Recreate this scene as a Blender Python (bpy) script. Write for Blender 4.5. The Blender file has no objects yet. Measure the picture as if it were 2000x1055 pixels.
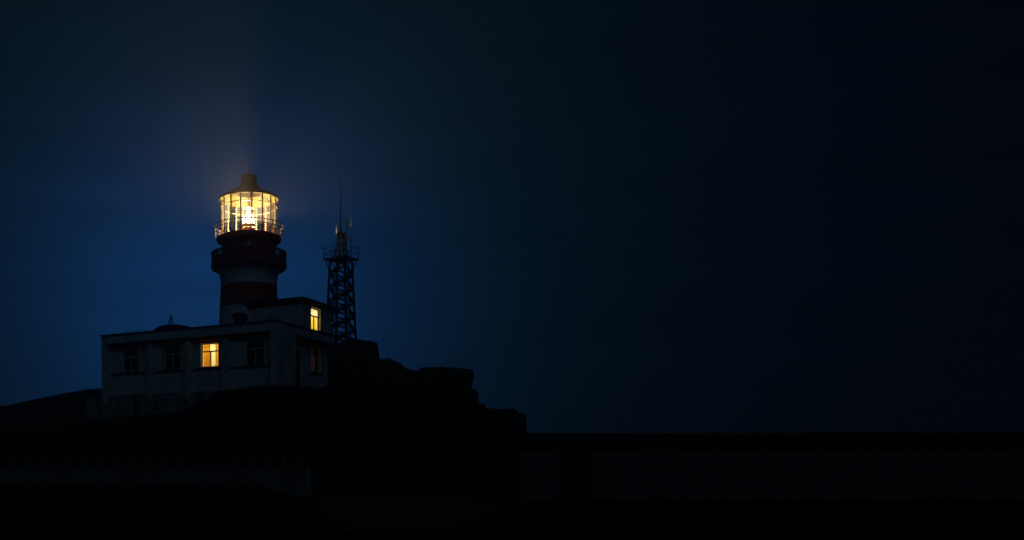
import bpy, math, random
import numpy as np
from mathutils import Vector, Matrix, noise

random.seed(7)
R = math.radians
S = bpy.context.scene
COL = S.collection

# ---------------------------------------------------------------- camera
F_PX, HORIZON, AXIS = 1800.0, 897.0, 500.0          # measured on the 2000 px wide photograph
cam = bpy.data.cameras.new('camera')
cam.sensor_width = 36.0
cam.lens = 36.0 * F_PX / 2000.0
cam.shift_x = (1000.0 - AXIS) / 2000.0
cam.shift_y = (HORIZON - 527.5) / 2000.0
cam.clip_start, cam.clip_end = 0.1, 2000.0
cam_o = bpy.data.objects.new('camera', cam)
cam_o.location = (0, 0, 1.6)
cam_o.rotation_euler = (R(90), 0, 0)
COL.objects.link(cam_o)
S.camera = cam_o

# ---------------------------------------------------------------- sky (late dusk, the last blue of the sky low behind the headland)
SUN_AZ = R(-2.5)
world = bpy.data.worlds.new('World')
S.world = world
world.use_nodes = True
nt = world.node_tree
nt.nodes.clear()
def wn(t, **kw):
    n = nt.nodes.new(t)
    for k, v in kw.items():
        setattr(n, k, v)
    return n
out = wn('ShaderNodeOutputWorld')
tc = wn('ShaderNodeTexCoord')
nrm = wn('ShaderNodeVectorMath', operation='NORMALIZE')
nt.links.new(tc.outputs['Generated'], nrm.inputs[0])
def lobe(az, el, width):
    d = (math.sin(az) * math.cos(el), math.cos(az) * math.cos(el), math.sin(el))
    dot = wn('ShaderNodeVectorMath', operation='DOT_PRODUCT')
    nt.links.new(nrm.outputs[0], dot.inputs[0]); dot.inputs[1].default_value = d
    ac = wn('ShaderNodeMath', operation='ARCCOSINE', use_clamp=False)
    mn = wn('ShaderNodeMath', operation='MINIMUM'); mn.inputs[1].default_value = 0.999999
    nt.links.new(dot.outputs['Value'], mn.inputs[0]); nt.links.new(mn.outputs[0], ac.inputs[0])
    dv = wn('ShaderNodeMath', operation='DIVIDE'); dv.inputs[1].default_value = width
    nt.links.new(ac.outputs[0], dv.inputs[0])
    sq = wn('ShaderNodeMath', operation='POWER'); sq.inputs[1].default_value = 2.0
    nt.links.new(dv.outputs[0], sq.inputs[0])
    ng = wn('ShaderNodeMath', operation='MULTIPLY'); ng.inputs[1].default_value = -1.0
    nt.links.new(sq.outputs[0], ng.inputs[0])
    ex = wn('ShaderNodeMath', operation='EXPONENT')
    nt.links.new(ng.outputs[0], ex.inputs[0])
    return ex.outputs[0]
def term(fac, col):
    m = wn('ShaderNodeVectorMath', operation='SCALE')
    m.inputs[0].default_value = col
    nt.links.new(fac, m.inputs['Scale'])
    return m.outputs[0]
glow = term(lobe(SUN_AZ, R(8.4), R(10.6)), (0.0036, 0.0275, 0.112))
tail = term(lobe(SUN_AZ, R(12), R(26)), (0.0014, 0.0072, 0.0112))
add1 = wn('ShaderNodeVectorMath', operation='ADD')
nt.links.new(glow, add1.inputs[0]); nt.links.new(tail, add1.inputs[1])
add2 = wn('ShaderNodeVectorMath', operation='ADD')
nt.links.new(add1.outputs[0], add2.inputs[0]); add2.inputs[1].default_value = (0.0002, 0.0012, 0.0037)
# thin, barely visible streaks of cloud, all round the sky
cmap = wn('ShaderNodeMapping'); cmap.inputs['Scale'].default_value = (1.6, 1.6, 16.0)
nt.links.new(nrm.outputs[0], cmap.inputs[0])
cnz = wn('ShaderNodeTexNoise'); cnz.inputs['Scale'].default_value = 2.6; cnz.inputs['Detail'].default_value = 5
nt.links.new(cmap.outputs[0], cnz.inputs['Vector'])
cmr = wn('ShaderNodeMapRange'); cmr.inputs['From Min'].default_value = 0.3; cmr.inputs['From Max'].default_value = 0.7
cmr.inputs['To Min'].default_value = 0.91; cmr.inputs['To Max'].default_value = 1.10
nt.links.new(cnz.outputs[0], cmr.inputs['Value'])
cld = wn('ShaderNodeVectorMath', operation='SCALE')
nt.links.new(add2.outputs[0], cld.inputs[0]); nt.links.new(cmr.outputs[0], cld.inputs['Scale'])
bg = wn('ShaderNodeBackground'); bg.inputs['Strength'].default_value = 1.0
nt.links.new(cld.outputs[0], bg.inputs['Color'])
sky = wn('ShaderNodeTexSky', sky_type='NISHITA', sun_disc=False)
sky.sun_elevation = R(-4.0); sky.sun_rotation = SUN_AZ
bg2 = wn('ShaderNodeBackground'); bg2.inputs['Strength'].default_value = 0.002
nt.links.new(sky.outputs[0], bg2.inputs['Color'])
ash = wn('ShaderNodeAddShader')
nt.links.new(bg.outputs[0], ash.inputs[0]); nt.links.new(bg2.outputs[0], ash.inputs[1])
nt.links.new(ash.outputs[0], out.inputs['Surface'])

# ---------------------------------------------------------------- the one weak, very soft sky-side light (dim moonlit dusk from behind the camera)
sun = bpy.data.lights.new('sun', 'SUN')
sun.energy = 0.047
sun.angle = R(40)
sun.color = (0.34, 0.66, 1.0)
sun_o = bpy.data.objects.new('sun', sun)
sun_o.rotation_euler = (R(52), 0, R(8))
COL.objects.link(sun_o)

S.view_settings.view_transform = 'Standard'
S.view_settings.look = 'None'
S.view_settings.exposure = 0.0
S.view_settings.gamma = 1.0
S.view_settings.use_curve_mapping = False
S.cycles.use_denoising = True
S.cycles.max_bounces = 8
S.cycles.transparent_max_bounces = 24
S.cycles.volume_bounces = 0
S.cycles.sample_clamp_indirect = 4.0
S.cycles.caustics_reflective = False
S.cycles.caustics_refractive = False

# ---------------------------------------------------------------- materials
def mat(name, base, rough=0.8, var=0.25, scale=3.0, bump=0.15, bscale=25.0, metal=0.0, stain=None, stain_scale=0.8, stretch=(1, 1, 1)):
    m = bpy.data.materials.new(name); m.use_nodes = True
    t = m.node_tree; n = t.nodes; b = n['Principled BSDF']
    b.inputs['Specular IOR Level'].default_value = 0.3 if rough < 0.8 else 0.1; b.inputs['Roughness'].default_value = rough; b.inputs['Metallic'].default_value = metal
    co = n.new('ShaderNodeTexCoord'); mp = n.new('ShaderNodeMapping'); mp.inputs['Scale'].default_value = stretch
    t.links.new(co.outputs['Object'], mp.inputs[0])
    nz = n.new('ShaderNodeTexNoise'); nz.inputs['Scale'].default_value = scale; nz.inputs['Detail'].default_value = 6
    t.links.new(mp.outputs[0], nz.inputs['Vector'])
    mx = n.new('ShaderNodeMix'); mx.data_type = 'RGBA'
    lo = [c * (1 - var) for c in base]; hi = [min(1, c * (1 + var)) for c in base]
    mx.inputs[6].default_value = (*lo, 1); mx.inputs[7].default_value = (*hi, 1)
    t.links.new(nz.outputs[0], mx.inputs[0])
    src = mx.outputs[2]
    if stain:
        nz2 = n.new('ShaderNodeTexNoise'); nz2.inputs['Scale'].default_value = stain_scale; nz2.inputs['Detail'].default_value = 9
        mp2 = n.new('ShaderNodeMapping'); mp2.inputs['Scale'].default_value = (2.2, 2.2, 0.6)
        t.links.new(co.outputs['Object'], mp2.inputs[0]); t.links.new(mp2.outputs[0], nz2.inputs['Vector'])
        rp = n.new('ShaderNodeValToRGB'); rp.color_ramp.elements[0].position = 0.5; rp.color_ramp.elements[1].position = 0.66
        t.links.new(nz2.outputs[0], rp.inputs[0])
        mx2 = n.new('ShaderNodeMix'); mx2.data_type = 'RGBA'
        t.links.new(rp.outputs[0], mx2.inputs[0]); t.links.new(src, mx2.inputs[6]); mx2.inputs[7].default_value = (*stain, 1)
        src = mx2.outputs[2]
    t.links.new(src, b.inputs['Base Color'])
    if bump:
        nb = n.new('ShaderNodeTexNoise'); nb.inputs['Scale'].default_value = bscale; nb.inputs['Detail'].default_value = 8
        t.links.new(co.outputs['Object'], nb.inputs['Vector'])
        bp = n.new('ShaderNodeBump'); bp.inputs['Strength'].default_value = bump; bp.inputs['Distance'].default_value = 0.05
        t.links.new(nb.outputs[0], bp.inputs['Height']); t.links.new(bp.outputs[0], b.inputs['Normal'])
    return m
def glass_mat(name, tint=(1, 1, 1), rough=0.03, film=0.0):
    m = bpy.data.materials.new(name); m.use_nodes = True
    t = m.node_tree; t.nodes.clear()
    o = t.nodes.new('ShaderNodeOutputMaterial'); mx = t.nodes.new('ShaderNodeMixShader')
    tr = t.nodes.new('ShaderNodeBsdfTransparent'); tr.inputs[0].default_value = (*tint, 1)
    gl = t.nodes.new('ShaderNodeBsdfGlossy'); gl.inputs['Roughness'].default_value = rough
    lw_ = t.nodes.new('ShaderNodeLayerWeight'); lw_.inputs[0].default_value = 0.5
    pw = t.nodes.new('ShaderNodeMath'); pw.operation = 'POWER'; pw.inputs[1].default_value = 4.0
    ma = t.nodes.new('ShaderNodeMath'); ma.operation = 'MULTIPLY_ADD'; ma.inputs[1].default_value = 0.6; ma.inputs[2].default_value = 0.035
    t.links.new(lw_.outputs['Facing'], pw.inputs[0]); t.links.new(pw.outputs[0], ma.inputs[0])
    t.links.new(ma.outputs[0], mx.inputs[0]); t.links.new(tr.outputs[0], mx.inputs[1]); t.links.new(gl.outputs[0], mx.inputs[2])
    last = mx.outputs[0]
    if film:                                   # salt film on the outside of the glass
        m2 = t.nodes.new('ShaderNodeMixShader'); m2.inputs[0].default_value = film
        tl = t.nodes.new('ShaderNodeBsdfTranslucent'); tl.inputs[0].default_value = (0.9, 0.9, 0.9, 1)
        t.links.new(last, m2.inputs[1]); t.links.new(tl.outputs[0], m2.inputs[2]); last = m2.outputs[0]
    t.links.new(last, o.inputs[0])
    return m
def emit_mat(name, col, strength):
    m = bpy.data.materials.new(name); m.use_nodes = True
    t = m.node_tree; t.nodes.clear()
    o = t.nodes.new('ShaderNodeOutputMaterial'); e = t.nodes.new('ShaderNodeEmission')
    e.inputs[0].default_value = (*col, 1); e.inputs[1].default_value = strength
    t.links.new(e.outputs[0], o.inputs[0])
    return m
def cloth_mat(name, col, trans=0.6):
    m = bpy.data.materials.new(name); m.use_nodes = True
    t = m.node_tree; t.nodes.clear()
    o = t.nodes.new('ShaderNodeOutputMaterial'); mx = t.nodes.new('ShaderNodeMixShader'); mx.inputs[0].default_value = trans
    co = t.nodes.new('ShaderNodeTexCoord'); nz = t.nodes.new('ShaderNodeTexNoise'); nz.inputs['Scale'].default_value = 8
    t.links.new(co.outputs['Object'], nz.inputs['Vector'])
    cm = t.nodes.new('ShaderNodeMix'); cm.data_type = 'RGBA'
    cm.inputs[6].default_value = (*[c * 0.8 for c in col], 1); cm.inputs[7].default_value = (*[min(1, c * 1.15) for c in col], 1)
    t.links.new(nz.outputs[0], cm.inputs[0])
    d = t.nodes.new('ShaderNodeBsdfDiffuse'); tl = t.nodes.new('ShaderNodeBsdfTranslucent')
    t.links.new(cm.outputs[2], d.inputs[0]); t.links.new(cm.outputs[2], tl.inputs[0])
    t.links.new(d.outputs[0], mx.inputs[1]); t.links.new(tl.outputs[0], mx.inputs[2]); t.links.new(mx.outputs[0], o.inputs[0])
    return m

M = {
    'plaster': mat('white_plaster', (0.66, 0.67, 0.66), 0.85, 0.1, 2.0, 0.12, 30, stain=(0.42, 0.42, 0.40), stain_scale=0.9),
    'white': mat('white_tower_paint', (0.80, 0.81, 0.81), 0.6, 0.08, 1.5, 0.06, 30, stain=(0.60, 0.59, 0.57), stain_scale=0.7),
    'red': mat('dark_red_paint', (0.46, 0.020, 0.018), 0.5, 0.25, 2.5, 0.06, 30),
    'roofred': mat('lantern_roof_red', (0.48, 0.05, 0.03), 0.55, 0.3, 3, 0.05, 20),
    'coping': mat('maroon_coping', (0.075, 0.018, 0.018), 0.7, 0.3, 3, 0.1, 30),
    'concrete': mat('old_concrete', (0.17, 0.17, 0.16), 0.9, 0.4, 1.5, 0.5, 12, stain=(0.05, 0.052, 0.05), stain_scale=1.1),
    'render': mat('flaking_render', (0.30, 0.31, 0.31), 0.9, 0.3, 2.0, 0.5, 14, stain=(0.09, 0.09, 0.085), stain_scale=1.2),
    'darkwall': mat('grey_weathered_wall', (0.16, 0.16, 0.158), 0.92, 0.35, 1.4, 0.5, 10, stain=(0.09, 0.09, 0.088), stain_scale=0.6),
    'shedwall': mat('dark_stone_wall', (0.12, 0.12, 0.118), 0.95, 0.5, 1.6, 0.8, 6, stain=(0.088, 0.088, 0.086), stain_scale=1.3),
    'tile': mat('dark_roof_tile', (0.016, 0.008, 0.007), 0.95, 0.3, 4, 0.2, 20),
    'steel': mat('dark_mast_steel', (0.008, 0.0085, 0.0095), 0.85, 0.3, 5, 0.0, 30),
    'alu': mat('pale_metal', (0.6, 0.6, 0.58), 0.35, 0.1, 5, 0.0, 30, metal=0.6),
    'rail': mat('rail_paint', (0.12, 0.10, 0.09), 0.5, 0.2, 5, 0.0, 30),
    'railpost': mat('rail_post_white', (0.22, 0.19, 0.17), 0.5, 0.2, 5, 0.0, 30),
    'bars': mat('brass_glazing_bar', (0.42, 0.30, 0.13), 0.45, 0.15, 6, 0.0, 30),
    'ceiling': mat('lantern_ceiling', (0.165, 0.148, 0.047), 0.8, 0.06, 4, 0.0, 30),
    'frame': mat('window_frame_paint', (0.70, 0.72, 0.74), 0.5, 0.08, 4, 0.0, 30),
    'woodframe': mat('window_frame_brown', (0.16, 0.075, 0.03), 0.5, 0.2, 4, 0.0, 30),
    'door': mat('dark_door_paint', (0.018, 0.018, 0.018), 0.6, 0.3, 4, 0.1, 30),
    'rock': mat('dark_rock', (0.020, 0.020, 0.019), 0.97, 0.5, 1.0, 0.8, 4),
    'soil': mat('hill_turf', (0.013, 0.014, 0.010), 1.0, 0.5, 1.2, 0.8, 8),
    'ground': mat('dark_ground', (0.010, 0.010, 0.009), 1.0, 0.5, 0.8, 0.6, 6),
    'yard': mat('worn_yard_concrete', (0.075, 0.077, 0.08), 0.95, 0.35, 0.8, 0.4, 9, stain=(0.025, 0.026, 0.027), stain_scale=0.5),
    'leaf': mat('dark_leaf', (0.012, 0.018, 0.009), 0.9, 0.5, 6, 0.0, 30),
    'stem': mat('dark_stem', (0.014, 0.010, 0.008), 0.95, 0.3, 6, 0.0, 30),
    'stone': mat('pale_stone', (0.30, 0.31, 0.31), 0.9, 0.2, 8, 0.3, 20),
    'room': mat('room_wall_cream', (0.85, 0.80, 0.62), 0.9, 0.05, 2, 0.0, 30),
    'hull': mat('bare_inside_wall', (0.10, 0.10, 0.10), 0.9, 0.1, 2, 0.0, 30),
    'curtain_amber': cloth_mat('amber_curtain', (0.88, 0.50, 0.05)),
    'curtain_yellow': cloth_mat('yellow_curtain', (0.92, 0.66, 0.08)),
    'curtain_orange': cloth_mat('orange_curtain', (0.75, 0.38, 0.07)),
    'sheer': cloth_mat('cream_sheer', (0.95, 0.88, 0.62), 0.7),
    'glass': glass_mat('window_glass', (0.95, 0.96, 0.96)),
    'lantern_glass': glass_mat('lantern_glass', (0.97, 0.96, 0.93), 0.02, 0.018),
}

# ---------------------------------------------------------------- mesh helpers
class MB:
    def __init__(s): s.v, s.f = [], []
    def add(s, vs, fs):
        o = len(s.v); s.v += [tuple(p) for p in vs]; s.f += [tuple(i + o for i in q) for q in fs]; return s
    def box(s, x0, x1, y0, y1, z0, z1):
        return s.add([(x0,y0,z0),(x1,y0,z0),(x1,y1,z0),(x0,y1,z0),(x0,y0,z1),(x1,y0,z1),(x1,y1,z1),(x0,y1,z1)],
                     [(0,3,2,1),(4,5,6,7),(0,1,5,4),(1,2,6,5),(2,3,7,6),(3,0,4,7)])
    def bevbox(s, x0, x1, y0, y1, z0, z1, b=0.02):
        # box with chamfered vertical edges and top
        vs, fs = [], []
        def ring(i, z):
            return [(x0+i+b,y0+i,z),(x1-i-b,y0+i,z),(x1-i,y0+i+b,z),(x1-i,y1-i-b,z),(x1-i-b,y1-i,z),(x0+i+b,y1-i,z),(x0+i,y1-i-b,z),(x0+i,y0+i+b,z)]
        rs = [ring(0, z0), ring(0, z1-b), ring(b*0.9, z1)]
        for r in rs: vs += r
        for k in range(2):
            for i in range(8):
                j = (i+1) % 8; fs.append((k*8+i, k*8+j, k*8+8+j, k*8+8+i))
        fs.append(tuple(reversed(range(8)))); fs.append(tuple(range(16, 24)))
        return s.add(vs, fs)
    def tube(s, p, q, r, seg=6, r2=None):
        p, q = Vector(p), Vector(q); r2 = r if r2 is None else r2
        d = (q - p).normalized(); a = d.orthogonal().normalized(); b = d.cross(a)
        vs = []
        for c, rr in ((p, r), (q, r2)):
            for i in range(seg):
                t = 2*math.pi*i/seg; vs.append(c + (a*math.cos(t) + b*math.sin(t))*rr)
        fs = [(i, (i+1)%seg, seg+(i+1)%seg, seg+i) for i in range(seg)]
        fs += [tuple(reversed(range(seg))), tuple(range(seg, 2*seg))]
        return s.add(vs, fs)
    def bar(s, p, q, w, t, up=(0,0,1)):
        p, q = Vector(p), Vector(q); d = (q-p).normalized(); up = Vector(up)
        a = d.cross(up)
        a = a.normalized() if a.length > 1e-4 else d.orthogonal().normalized()
        b = a.cross(d).normalized()
        vs = []
        for c in (p, q):
            for i, j in ((-1,-1),(1,-1),(1,1),(-1,1)): vs.append(c + a*(i*w/2) + b*(j*t/2))
        return s.add(vs, [(0,1,5,4),(1,2,6,5),(2,3,7,6),(3,0,4,7),(3,2,1,0),(4,5,6,7)])
    def lathe(s, prof, seg=64, c=(0,0), closed=False):
        vs, fs = [], []; n = len(prof)
        for r, z in prof:
            for i in range(seg):
                t = 2*math.pi*i/seg; vs.append((c[0]+r*math.cos(t), c[1]+r*math.sin(t), z))
        for k in range(n if closed else n-1):
            k2 = (k+1) % n
            for i in range(seg):
                j = (i+1) % seg; fs.append((k*seg+i, k*seg+j, k2*seg+j, k2*seg+i))
        return s.add(vs, fs)
    def torus(s, r, z, tr, seg=64, ts=6, c=(0,0)):
        prof = [(r+tr*math.cos(2*math.pi*k/ts), z+tr*math.sin(2*math.pi*k/ts)) for k in range(ts)]
        return s.lathe(prof, seg, c, True)
    def mesh(s, name, m, smooth=False):
        me = bpy.data.meshes.new(name); me.from_pydata(s.v, [], s.f); me.update()
        if m: me.materials.append(M[m] if isinstance(m, str) else m)
        if smooth:
            me.polygons.foreach_set('use_smooth', [True]*len(me.polygons)); me.update()
            try: me.set_sharp_from_angle(angle=R(35))
            except Exception: pass
        return me
    def build(s, name, m, parent=None, smooth=False, loc=None, rz=0):
        o = bpy.data.objects.new(name, s.mesh(name, m, smooth)); COL.objects.link(o)
        if parent: o.parent = parent
        if loc is not None: o.location = loc
        o.rotation_euler.z = rz
        return o
def link(name, me, parent=None, loc=(0,0,0), rot=(0,0,0)):
    o = bpy.data.objects.new(name, me); COL.objects.link(o); o.parent = parent; o.location = loc; o.rotation_euler = rot
    return o
def empty(name, loc=(0,0,0), rz=0, parent=None):
    o = bpy.data.objects.new(name, None); COL.objects.link(o); o.location = loc; o.rotation_euler.z = rz; o.parent = parent
    o.empty_display_size = 0.3
    return o
def tag(o, label=None, cat=None, group=None, kind=None):
    if label: o['label'] = label
    if cat: o['category'] = cat
    if group: o['group'] = group
    if kind: o['kind'] = kind
    return o
def at(px, py, d):
    """a measured bearing and its surveyed distance -> a place"""
    return Vector(((px-AXIS)/F_PX*d, d, 1.6+(HORIZON-py)/F_PX*d))

# ================================================================ ground
g = MB(); n = 40
gx = np.linspace(-155, 155, n); gy = np.linspace(-25, 255, n)
g.add([(x, y, -0.25) for y in gy for x in gx], [(j*n+i, j*n+i+1, (j+1)*n+i+1, (j+1)*n+i) for j in range(n-1) for i in range(n-1)])
tag(g.build('ground', 'ground'), kind='structure')

yard_pts = [(2.75,44.4),(2.4,38.0),(2.0,31.0),(2.5,26.5),(3.1,24.6),(4.4,24.2),(5.6,26.0),(7.4,30.0),(9.4,35.0),(12.0,40.5),(12.4,42.2),(10.5,44.5)]
y = MB(); c = np.mean(np.array(yard_pts), axis=0)
fine = []
for i in range(len(yard_pts)):
    a, b = np.array(yard_pts[i]), np.array(yard_pts[(i+1) % len(yard_pts)])
    for k in range(8):
        p = a + (b-a)*k/8; w = noise.noise(Vector((p[0]*0.9, p[1]*0.9, 3.0)))*0.35
        p = p + (p-c)/np.linalg.norm(p-c)*w; fine.append((p[0], p[1], -0.244))
y.add(fine + [(c[0], c[1], -0.244)], [(i, (i+1) % len(fine), len(fine)) for i in range(len(fine))])
tag(y.build('yard', 'yard'), kind='structure')

# ---------------------------------------------------------------- the rocky headland: a terrain sheet through surveyed heights
ctrl = []
def cp(px, py, d): p = at(px, py, d); ctrl.append((p.x, p.y, p.z))
def cw(x, yy, z): ctrl.append((x, yy, z))
for x in range(-60, 18, 6): cw(x, 46.2, -0.8)
for x in range(-60, 18, 6): cw(x, 44, -1.4)
for x in (-30, -24, -18, -12, -6, 0): cw(x, 51, 1.9 + 0.02*(x+12))
for x in (-24, -17, -11, -5): cw(x, 57.5, 3.4)
cw(-1, 54, 4.2); cw(3, 54, 4.3); cw(6.5, 54, 3.6); cw(3.5, 50, 1.8); cw(8, 50, 1.7)
for px, py, d in [(437,768,60.6),(428,790,61.2),(415,799,61.6),(380,809,62.2),(470,762,59),(520,758.5,58),(545,757,57.8),(572,757,58.5),(600,760,59.5),(620,767,61),(650,775,63.5),(675,765,65),
                  (400,800,62),(350,812,62.5),(300,816,63.5),(260,818,64.5),(220,822,65.5),(180,818,67),(150,812,69)]: cp(px, py, d)
for px, py, d in [(-300,845,84),(-150,826,82),(-60,812,82),(0,806,82),(40,799,82),(80,789.5,81),(120,778.5,80),(160,768.5,79),(192,761.5,78)]: cp(px, py, d); 
for px, py, d in [(-60,835,70),(0,828,70),(60,822,70),(110,815,71)]: cp(px, py, d)
for x in (-12,-8,-4,0): cw(x, 80, 7.0); cw(x, 73, 6.2)
for x in (-30,-20,-10,0,8): cw(x, 95, 3.0); cw(x, 112, -1.5)
for x in (-46,-40): cw(x, 62, 0.0); cw(x, 80, 1.0); cw(x,95,-1)
# ridge running forward and down to the right
ridge = [(640,672,77),(668,672,77),(690,672,76.5),(712,680,75.5),(733,694,74),(748,703,72.5),(765,709,71),(780,717,69.5),(800,723,67),(824,725,65),(850,726,62.5),(880,728,60),
         (905,742,58.5),(922,778,56.5),(945,803,53.5),(965,808,50.5),(988,815,48.2)]
for r_ in ridge: cp(*r_)
for px, py, d in ridge[4:]:
    p = at(px, py, d); cw(p.x+1.0, p.y+1.2, max(-1.2, p.z-2.8)); cw(p.x+2.0, p.y+2.2, max(-1.4, p.z-6.0)); cw(p.x+4.5, p.y+4, -1.4)
    cw(p.x-2.6, p.y-2.2, p.z*0.72-0.4)
for x, yy, z in [(9.5,46.6,0.3),(12.2,46.4,1.4),(8,46,-0.4),(6,57,4.2),(9,60,6.3),(9.5,56,4.6),(10,52,3.0),(11.3,49,2.4),(7,66,8.2),(8.2,70,8.9),(6.8,74,9.8),(10,78,8.0),(12,84,4),(15,90,-1.4),(4,84,8.5)]: cw(x,yy,z)
for x, yy in [(20,60),(20,70),(22,80),(19,50),(24,90),(18,100),(25,46),(19,47)]: cw(x,yy,-1.5)
C = np.array(ctrl)
nx, ny = 230, 170
xs = np.linspace(-58, 27, nx); ys = np.linspace(43.6, 114, ny)
X, Y = np.meshgrid(xs, ys)
num = np.zeros_like(X); den = np.zeros_like(X)
for cx, cy, cz in C:
    d2 = (X-cx)**2 + (Y-cy)**2 + 0.05
    w = 1.0/d2**2.0
    num += w*cz; den += w
H = num/den
for j in range(ny):
    for i in range(nx):
        p = Vector((X[j,i], Y[j,i], 0))
        a = noise.fractal(p*0.35, 1.0, 2.0, 4)*0.22 + noise.ridged_multi_fractal(p*0.55, 0.9, 2.1, 5, 1.0, 2.0)*0.16 - 0.18 + noise.noise(p*1.7)*0.09
        far = min(1.0, max(0.15, (H[j,i]+0.5)/3.0))
        inside = 0.15 if (-13 < X[j,i] < 6 and 57 < Y[j,i] < 77) else 1.0
        if X[j,i] < -12 and Y[j,i] > 70: inside = 0.25
        H[j,i] += a*far*inside
H[0,:] = -1.5; H[-1,:] = -1.5; H[:,0] = -1.5; H[:,-1] = -1.5
t = MB()
t.add([(X[j,i], Y[j,i], H[j,i]) for j in range(ny) for i in range(nx)],
      [(j*nx+i, j*nx+i+1, (j+1)*nx+i+1, (j+1)*nx+i) for j in range(ny-1) for i in range(nx-1)])
tag(t.build('rocky_hill', 'soil', smooth=True), kind='structure')
def ground_z(x, yy):
    i = int(np.clip(np.searchsorted(xs, x), 1, nx-1)); j = int(np.clip(np.searchsorted(ys, yy), 1, ny-1))
    return float(H[j,i])

# ================================================================ the keepers' house (own frame: x along the front to the near corner, y into the hill)
HB = 6.3
A_H = math.atan2(-0.508, 0.861)
house = empty('keepers_house', (1.333, 60.0, HB), A_H)
tag(house, 'white flat roofed keepers house with maroon trim in front of the lighthouse', 'house')
def wall_x(mb, x0, x1, y0, y1, z0, z1, holes):
    """wall running along x with rectangular openings (a,b,c,d) = x range, z range"""
    cur = x0
    for a, b, c_, d in sorted(holes):
        mb.box(cur, a, y0, y1, z0, z1); mb.box(a, b, y0, y1, z0, c_); mb.box(a, b, y0, y1, d, z1); cur = b
    mb.box(cur, x1, y0, y1, z0, z1)
def wall_y(mb, x0, x1, y0, y1, z0, z1, holes):
    cur = y0
    for a, b, c_, d in sorted(holes):
        mb.box(x0, x1, cur, a, z0, z1); mb.box(x0, x1, a, b, z0, c_); mb.box(x0, x1, a, b, d, z1); cur = b
    mb.box(x0, x1, cur, y1, z0, z1)
WZ0, WZ1 = 1.62, 3.26
front_w = [-1.95, -5.52, -8.69, -12.40]
WW = 0.72
L = 14.69; DEP = 8.55
w = MB(); wall_x(w, -L+0.02, -0.30, 0.45, 0.75, -0.4, 3.72, [(c_-WW, c_+WW, WZ0, WZ1) for c_ in front_w]); w.build('front_wall', 'plaster', house)
w = MB(); w.box(-0.45, 0.0, 0.0, 2.69, -0.6, 3.70); w.build('corner_wall', 'plaster', house)
w = MB(); wall_y(w, -0.80, -0.50, 2.70, DEP, -0.6, 3.72, [(3.30, 4.36, -0.05, 2.78), (6.02, 7.50, 1.52, 3.26)]); w.build('side_wall', 'plaster', house)
w = MB(); w.box(-L+0.02, -L+0.32, 0.76, 7.0, -0.4, 3.72); w.box(-L+0.33, -0.82, 6.7, 7.0, -0.4, 3.72); w.box(-4.6, -0.82, 8.25, DEP, -0.4, 3.72); w.build('rear_wall', 'plaster', house)
w = MB(); w.box(-L+0.30, -0.85, 0.80, 6.69, -0.2, -0.05); w.build('floor', 'hull', house)
# parapet band: an L-shaped ring of white fascia, soffit slab behind it, coping on top
w = MB(); w.box(-L, 0.0, 0.0, 0.28, 3.70, 4.28); w.box(-0.28, 0.0, 0.28, DEP, 3.72, 4.28); w.box(-L, -L+0.28, 0.28, 7.0, 3.72, 4.28); w.build('parapet', 'plaster', house)
w = MB(); w.box(-L+0.29, -0.29, 0.29, 6.98, 3.725, 3.92); w.box(-4.6, -0.29, 6.98, DEP-0.02, 3.725, 3.92); w.build('roof_slab', 'concrete', house)
w = MB(); w.bevbox(-L-0.07, 0.07, -0.07, 0.35, 4.28, 4.38, 0.03); w.bevbox(-0.35, 0.07, 0.352, DEP+0.03, 4.28, 4.378, 0.03); w.bevbox(-L-0.07, -L+0.35, 0.352, 7.05, 4.28, 4.378, 0.03); w.build('coping', 'coping', house)
w = MB(); w.box(-L+0.47, -0.46, 0.20, 0.449, 3.42, 3.705); w.build('eave_beam', 'red', house)
w = MB(); w.box(-0.499, -0.22, 2.70, 7.6, 3.36, 3.715); w.build('side_eave_beam', 'red', house)
for px_ in (-4.17, -7.18, -10.40):
    w = MB(); w.bevbox(px_-0.21, px_+0.21, 0.10, 0.449, -0.5, 3.42, 0.025); w.build('pier', 'plaster', house)
w = MB(); w.bevbox(-L, -L+0.46, 0.0, 0.449, -0.6, 3.70, 0.025); w.build('pier', 'plaster', house)
for a, b in ((-3.95, -0.47), (-6.96, -4.39), (-10.18, -7.40), (-14.2, -10.62)):
    w = MB(); w.bevbox(a, b, 0.36, 0.449, 1.44, 1.54, 0.015); w.build('sill_band', 'concrete', house)
# four short anchor stubs in a row on the front coping
for px_ in (-12.35, -11.9, -11.35, -10.8):
    w = MB(); w.tube((0,0,0), (0,0,0.08), 0.035, 6); w.tube((0,0,0.08), (0.03,0,0.16), 0.05, 6, 0.015); w.build('coping_stub', 'steel', house, loc=(px_, 0.12, 4.38))

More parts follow.
